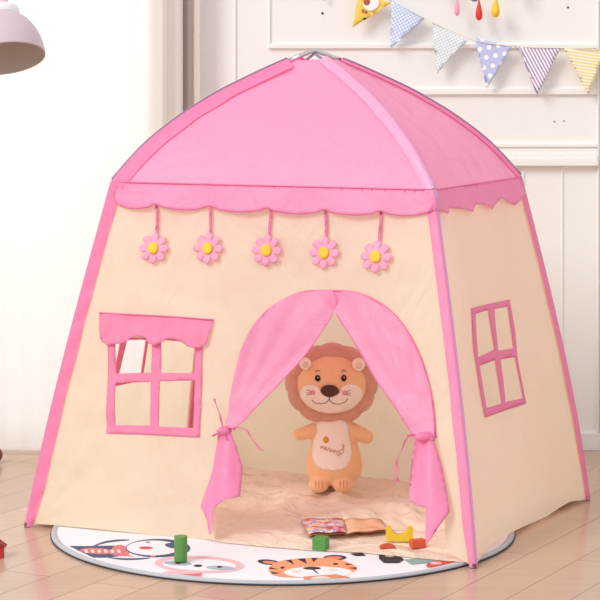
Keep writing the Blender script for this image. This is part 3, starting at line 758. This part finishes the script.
def wood(name, c): return mat(name, c, .45, bump=.05, bscale=60, aniso=(1, 1, 8), var=.08)
def block(name, cx, cy, dx, dy, dz, rz, z, m, label, shape='box'):
    if z > .013:
        for _ in range(4):
            p = G(cx, cy, z); z = max(sheet_h(p+Vector((i*dx*.45, j*dy*.45, 0))) for i in (-1, 0, 1) for j in (-1, 0, 1))
    p = G(cx, cy, z); M = Matrix.Translation((p.x, p.y, z)) @ Matrix.Rotation(rz, 4, 'Z')
    if shape == 'box': bm = bmesh.new(); boxm(bm, -dx/2, dx/2, -dy/2, dy/2, 0, dz, M=M); bmesh.ops.recalc_face_normals(bm, faces=bm.faces)
    elif shape == 'cyl': bm = lathe([(0, 0), (dx/2, 0), (dx/2, dz), (0, dz)], 40, M)
    elif shape == 'arch':
        pr_ = [(-dx/2, 0), (dx/2, 0), (dx/2, dz), (dx/2*.62, dz)]+[(dx/2*.62*math.cos(t*PI/14), dz-dx/2*.56*math.sin(t*PI/14)) for t in range(1, 14)]+[(-dx/2*.62, dz), (-dx/2, dz)]
        bm = prism([M @ Vector((x, -dy/2, zz)) for x, zz in pr_], M.to_3x3() @ Vector((0, dy, 0)))
    elif shape == 'half':
        pr_ = [(dx/2*math.cos(t*PI/16), dz*math.sin(t*PI/16)) for t in range(17)]
        bm = prism([M @ Vector((x, -dy/2, zz)) for x, zz in pr_], M.to_3x3() @ Vector((0, dy, 0)))
    o = link(name, bm, m, smooth=(shape == 'cyl')); 
    if shape == 'cyl':
        for pl in o.data.polygons: pl.use_smooth = abs(pl.normal.z) < .5
    else: pass
    bevel(o, .0012)
    # origin at the block's base
    o.data.transform(Matrix.Translation((-p.x, -p.y, -z))); o.location = (p.x, p.y, z)
    return tag(o, label, 'toy block', 'wooden toy blocks')
GREEN = wood('green_lacquer', (88, 150, 70))
block('toy_block', 180.7, 561, .0335, .0335, .064, 0, .0122, wood('leaf_green_lacquer', (98, 152, 76)), 'green wooden cylinder block standing upright on the round mat', 'cyl')
block('toy_block', 320.8, 549, .036, .036, .032, -.32, .017, GREEN, 'green wooden cube block in front of the open book')
YEL = wood('yellow_lacquer', (236, 206, 60)); RED = wood('orange_red_lacquer', (222, 96, 62))
block('toy_block', 399.5, 540.5, .070, .026, .036, .03, .018, YEL, 'yellow wooden block with a half-round notch on top', 'arch')
block('toy_block', 417.5, 547, .038, .024, .020, .35, .017, RED, 'orange-red rectangular wooden block right of the yellow notched block')
block('toy_block', 387.5, 548, .042, .020, .011, .1, .016, wood('red_lacquer', (206, 84, 64)), 'low red half-round wooden piece just in front of the yellow notched block', 'half')
# red toy house at the left edge
p = G(-5, 557); hm = wood('toy_red', (196, 48, 40))
th_ = thing('toy_house', 'red wooden toy house block on the floor at the left edge', 'toy block', (p.x, p.y, 0))
Mh = Matrix.Translation((p.x, p.y, 0))
bm = bmesh.new(); boxm(bm, -.022, .022, -.018, .018, 0, .028, M=Mh); bmesh.ops.recalc_face_normals(bm, faces=bm.faces); bevel(link('house_body', bm, hm, th_, smooth=False), .001)
bevel(link('house_roof', prism([Mh @ Vector(q) for q in ((-.030, -.02, .028), (.030, -.02, .028), (0, -.02, .050))], Vector((0, .04, 0))), wood('toy_roof_red', (150, 40, 36)), th_, smooth=False), .001)
p = G(-5.5, 463); bm = bmesh.new(); bmesh.ops.create_uvsphere(bm, u_segments=24, v_segments=16, radius=.026, matrix=Matrix.Translation((0, 0, .026)))
o = link('toy_ball', bm, mat('maroon_lacquer', (120, 58, 54), .3)); o.location = (p.x, p.y, 0)
tag(o, 'small maroon ball on the floor by the curtain at the left edge', 'ball')

# ================================================================== BUNTING
BY = 7.385
def bp_(x, y, d=0): return AT(x, y, BY)+Vector((0, -d, 0))
bunt = thing('bunting', 'string of patterned triangular pennants hung across the panelled wall', 'bunting', bp_(450, 30))
def pattern(name, kind, c1, c2, sc_, rot=0.0):
    m = bpy.data.materials.new(name); m.use_nodes = True; N = m.node_tree.nodes; L = m.node_tree.links
    b = N['Principled BSDF']; b.inputs['Roughness'].default_value = .8
    tc = N.new('ShaderNodeTexCoord'); mp = N.new('ShaderNodeMapping'); mp.inputs['Rotation'].default_value = (0, rot, 0)
    L.new(tc.outputs['Object'], mp.inputs['Vector']); sx = N.new('ShaderNodeSeparateXYZ'); L.new(mp.outputs[0], sx.inputs[0])
    def M_(op, a, b_=None, c=None):
        n = N.new('ShaderNodeMath'); n.operation = op
        for i, v in enumerate((a, b_, c)):
            if v is None: continue
            if isinstance(v, (int, float)): n.inputs[i].default_value = v
            else: L.new(v, n.inputs[i])
        return n.outputs[0]
    fx = M_('FRACT', M_('MULTIPLY', sx.outputs['X'], sc_)); fz = M_('FRACT', M_('MULTIPLY', sx.outputs['Z'], sc_))
    if kind == 'stripe': f = M_('GREATER_THAN', fx, .5)
    elif kind == 'gingham': f = M_('MULTIPLY', M_('ADD', M_('GREATER_THAN', fx, .45), M_('GREATER_THAN', fz, .45)), .5)
    else:
        # offset dots
        row = M_('FLOOR', M_('MULTIPLY', sx.outputs['Z'], sc_)); sh = M_('MULTIPLY', M_('MODULO', M_('ADD', row, 1000), 2), .5)
        fx = M_('FRACT', M_('ADD', M_('MULTIPLY', sx.outputs['X'], sc_), sh))
        d = M_('ADD', M_('POWER', M_('ABSOLUTE', M_('SUBTRACT', fx, .5)), 2), M_('POWER', M_('ABSOLUTE', M_('SUBTRACT', fz, .5)), 2)); f = M_('LESS_THAN', d, .062)
    mx = N.new('ShaderNodeMix'); mx.data_type = 'RGBA'; mx.inputs[6].default_value = lin(c1); mx.inputs[7].default_value = lin(c2)
    L.new(f, mx.inputs[0]); L.new(mx.outputs[2], b.inputs['Base Color']); return m
W_ = (250, 249, 250)
flags = [([(359, -8), (391, 3), (352.5, 27.5)], mat('yellow_card', (240, 206, 96), .8), 'yellow pennant with an animal face'),
         ([(391.5, 0), (425, 18.5), (390.5, 48.5)], pattern('blue_gingham', 'gingham', (235, 241, 250), (176, 198, 236), 105, .5), 'blue checked pennant'),
         ([(432, 22), (467, 41), (437, 73.5)], pattern('green_gingham', 'gingham', (246, 250, 250), (200, 214, 222), 110, .45), 'pale grey-green checked pennant'),
         ([(474.5, 37.5), (512, 46.5), (487, 88.5)], pattern('lilac_dots', 'dot', (190, 198, 236), W_, 33, .2), 'lilac pennant with white dots'),
         ([(518.5, 46.5), (560, 48.5), (537, 96)], pattern('purple_stripes', 'stripe', W_, (176, 150, 194), 100, .5), 'purple and white striped pennant'),
         ([(564, 48.5), (606, 49.5), (588, 95)], pattern('yellow_stripes', 'stripe', (250, 244, 226), (236, 214, 150), 100, PI/2-.15), 'yellow and white striped pennant'),
         ([(318, -30), (352, -12), (322, 14-22)], pattern('blue_stripes', 'stripe', W_, (150, 180, 220), 80, .3), 'blue striped pennant')]
for pts, m, lab in flags[:6]:
    Q = [bp_(*p) for p in pts]
    pl = [Vector((q.x, q.z)) for q in Q]
    bm = fill(pl, .012, lambda u, v: Vector((u, BY+.003*math.sin(u*40+v*25)-.002, v)))
    o = link('pennant', bm, m, bunt); solid(o, .0012); tag(o, lab)
    if 'animal' in lab:
        for nm, e, mm, d in (('face_patch', oval(371, 3, 8.5, 8), mat('card_white', (250, 246, 240), .8), .005), ('snout', oval(366.5, 1.5, 3.4, 3.8), mat('card_brown', (176, 98, 76), .8), .0065),
                             ('paw', oval(363, 11, 1.0, 1.9), mat('card_brown', (176, 98, 76)), .0065), ('paw', oval(366, 12, .9, 1.7), mat('card_brown', (0, 0, 0)), .0065)):
            Qp = [Vector((bp_(*p).x, bp_(*p).z)) for p in e]
            solid(link(nm, fill(Qp, .006, lambda u, v, d=d: Vector((u, BY+.003*math.sin(u*40+v*25)-d, v))), mm, o), .0008)
for x, y in ((391, 1), (515, 46.5), (640, 46)):
    tube('pin', [bp_(x, y, .006), AT(x, y, WY+.001)], .0018, NAIL, bunt, seg=6)
cord = smoothpoly(edge_px([(320, -26), (355, -10), (391, 1), (428, 20), (471, 39), (515, 46.5), (562, 48), (606, 49.5), (640, 46)]), 6)
tube('string', [bp_(p.x, p.y, .004) for p in cord], .0016, mat('jute_string', (236, 224, 212), .9), bunt, seg=6)

# drop mobile on the wall above the bunting
mo = thing('drop_mobile', 'wall mobile of pink, red, yellow and white teardrops above the bunting', 'wall decoration', AT(470, -28, 7.36))
def drop(x, ytop, ybot, r, c, nm):
    Yd = 7.36; z1 = AT(x, ybot, Yd); h = (ybot-ytop)/F*Yd; rr = r/F*Yd
    prof = [(0, 0), (rr*.55, h*.03), (rr*.9, h*.12), (rr, h*.24), (rr*.9, h*.4), (rr*.62, h*.6), (rr*.32, h*.8), (rr*.12, h*.95), (0, h)]
    o = link('teardrop', lathe(prof, 24, Matrix.Translation(z1)), mat(nm, c, .4), mo)
    tube('thread', [z1+Vector((0, 0, h*.97)), Vector((z1.x+(470-x)/F*1.2, Yd, AT(x, -28, Yd).z))], .0007, mat('thread_white', (230, 225, 220), .8), o, seg=5)
drop(457, -6, 16, 2.7, (244, 166, 186), 'drop_pink'); drop(479, -2, 20.5, 3.6, (216, 62, 52), 'drop_red')
drop(495.5, -6, 17.5, 4.3, (240, 196, 60), 'drop_yellow'); drop(441, -30, -8, 3.4, (230, 220, 220), 'drop_white'); drop(515, -30, -6, 3.4, (140, 170, 160), 'drop_green')
bm = bmesh.new(); blob(bm, AT(474.5, -1.5, 7.36), (4.2/306, .008, 3.2/306), seg=20); link('bead', bm, mat('green_bead', (120, 148, 140), .4), mo)
bar = tube('mobile_bar', [AT(435, -28, 7.36), AT(520, -28, 7.36)], .004, mat('pale_wood', (225, 200, 170), .6), mo, seg=8, up=Vector((0, 1, 0)))
tube('hanging_peg', [AT(477, -28, 7.36), AT(477, -28, WY+.002)], .004, mat('pale_wood', (0, 0, 0)), mo, seg=8)
# end of a twisted cord and pink tag at the top edge
cr0 = thing('cord_tassel', 'twisted brown cord end hanging at the top edge beside the yellow pennant', 'wall decoration', AT(323, -20, 7.40))
tube('cord', [AT(321, -22, WY+.001), AT(321, -22, 7.40), AT(322, -8, 7.40), AT(325, .5, 7.40), AT(326, -5, 7.40)], .0022, mat('brown_cord', (178, 150, 124), .8), cr0, seg=8)

# ================================================================== LAMP
LY = 5.3; ls = LY/F
def Lm(x, y, d=0): return AT(x, y, LY)+Vector((0, d, 0))
base = Vector((Lm(-95, 0).x, LY+.05, 0))
lamp = thing('floor_lamp', 'pink and grey dome-shaded lamp reaching in at the top left corner', 'lamp', base)
rc = Lm(3, 58)                              # centre of the rim
ax = Vector((-.14, .30, 1)).normalized()    # axis: tips the mouth towards the viewer
tilt = ax
z = Vector((0, 0, 1)); rotq = z.rotation_difference(Vector((-.16, .38, .95)).normalized()).to_matrix().to_4x4()
Ml = Matrix.Translation(rc) @ rotq
R0 = 42.5*ls
prof = [(R0*math.cos(t*PI/2/16), R0*1.2*math.sin(t*PI/2/16)) for t in range(0, 15)]
outer = prof; inner = [(r*.975, h*.975) for r, h in prof][::-1]
SH = mat('dusty_pink_enamel', (208, 188, 196), .4)
sh = link('lamp_shade', lathe(outer, 64, Ml), SH, lamp)
link('shade_lining', lathe([(outer[0][0], outer[0][1]), (outer[0][0], -.002), (R0*.975, -.002)]+inner[::-1], 64, Ml), mat('taupe_lining', (196, 180, 172), .7), lamp)
bl = bmesh.new(); bmesh.ops.create_uvsphere(bl, u_segments=24, v_segments=16, radius=.026, matrix=Ml @ Matrix.Translation((0, 0, .065))); link('bulb', bl, mat('opal_glass', (245, 240, 235), .3), lamp)
topz = R0*1.17
link('shade_collar', lathe([(0, topz+.010), (.05, topz+.006), (.052, topz-.004), (.046, topz-.016)], 40, Ml), mat('white_enamel', (250, 246, 246), .3), lamp)
link('lamp_cap', lathe([(.028, topz), (.028, topz+.03), (.02, topz+.045), (0, topz+.048)], 32, Ml), mat('pink_enamel', (250, 190, 206), .35), lamp)
cp = Ml @ Vector((0, 0, topz+.045))
tube('lamp_arm', smoothpoly([cp, cp+Vector((-.02, .02, .09)), Vector((base.x+.10, base.y, 1.56)), Vector((base.x+.02, base.y, 1.50)), Vector((base.x, base.y, 1.40))], 6), .008, MATS['white_enamel'], lamp, seg=12)
tube('lamp_pole', [Vector((base.x, base.y, 1.42)), Vector((base.x, base.y, .02))], .011, MATS['white_enamel'], lamp, seg=16)
link('lamp_base', lathe([(0, 0), (.13, 0), (.13, .014), (.12, .02), (.015, .028), (0, .03)], 48, Matrix.Translation(base)), MATS['white_enamel'], lamp)

# ================================================================== LIGHT AND CAMERA
w = bpy.data.worlds.new('daylight'); SC.world = w; w.use_nodes = True
w.node_tree.nodes['Background'].inputs[0].default_value = (1, 1, 1, 1); w.node_tree.nodes['Background'].inputs[1].default_value = .87
sd = bpy.data.lights.new('sun', 'SUN'); sd.energy = 1.75; sd.angle = math.radians(22); sd.color = (1, .985, .955)
so = bpy.data.objects.new('sun', sd); COL.objects.link(so)
so.rotation_euler = Vector((.62, .62, -.62)).to_track_quat('-Z', 'Y').to_euler(); so.location = (-3, -3, 4)
ad = bpy.data.lights.new('window_daylight', 'AREA'); ad.shape = 'RECTANGLE'; ad.size = 2.2; ad.size_y = 2.5; ad.energy = 15; ad.color = (1, 1, 1)
ao = bpy.data.objects.new('window_daylight', ad); COL.objects.link(ao); ao.location = (-1.5, 8.5, 1.3); ao.rotation_euler = (-PI/2, 0, 0)
cd = bpy.data.cameras.new('camera'); co = bpy.data.objects.new('camera', cd); COL.objects.link(co)
co.location = CAM; co.rotation_euler = (PI/2, 0, 0); cd.sensor_width = 36; cd.lens = 36*F/600; cd.shift_y = -(300-HOR)/600
cd.clip_start = .05; cd.clip_end = 60
SC.camera = co
vs = SC.view_settings; vs.view_transform = 'Standard'; vs.look = 'None'; vs.gamma = 1; vs.exposure = 0; vs.use_curve_mapping = False
SC.cycles.max_bounces = 10; SC.cycles.diffuse_bounces = 6; SC.cycles.transmission_bounces = 8; SC.cycles.transparent_max_bounces = 12
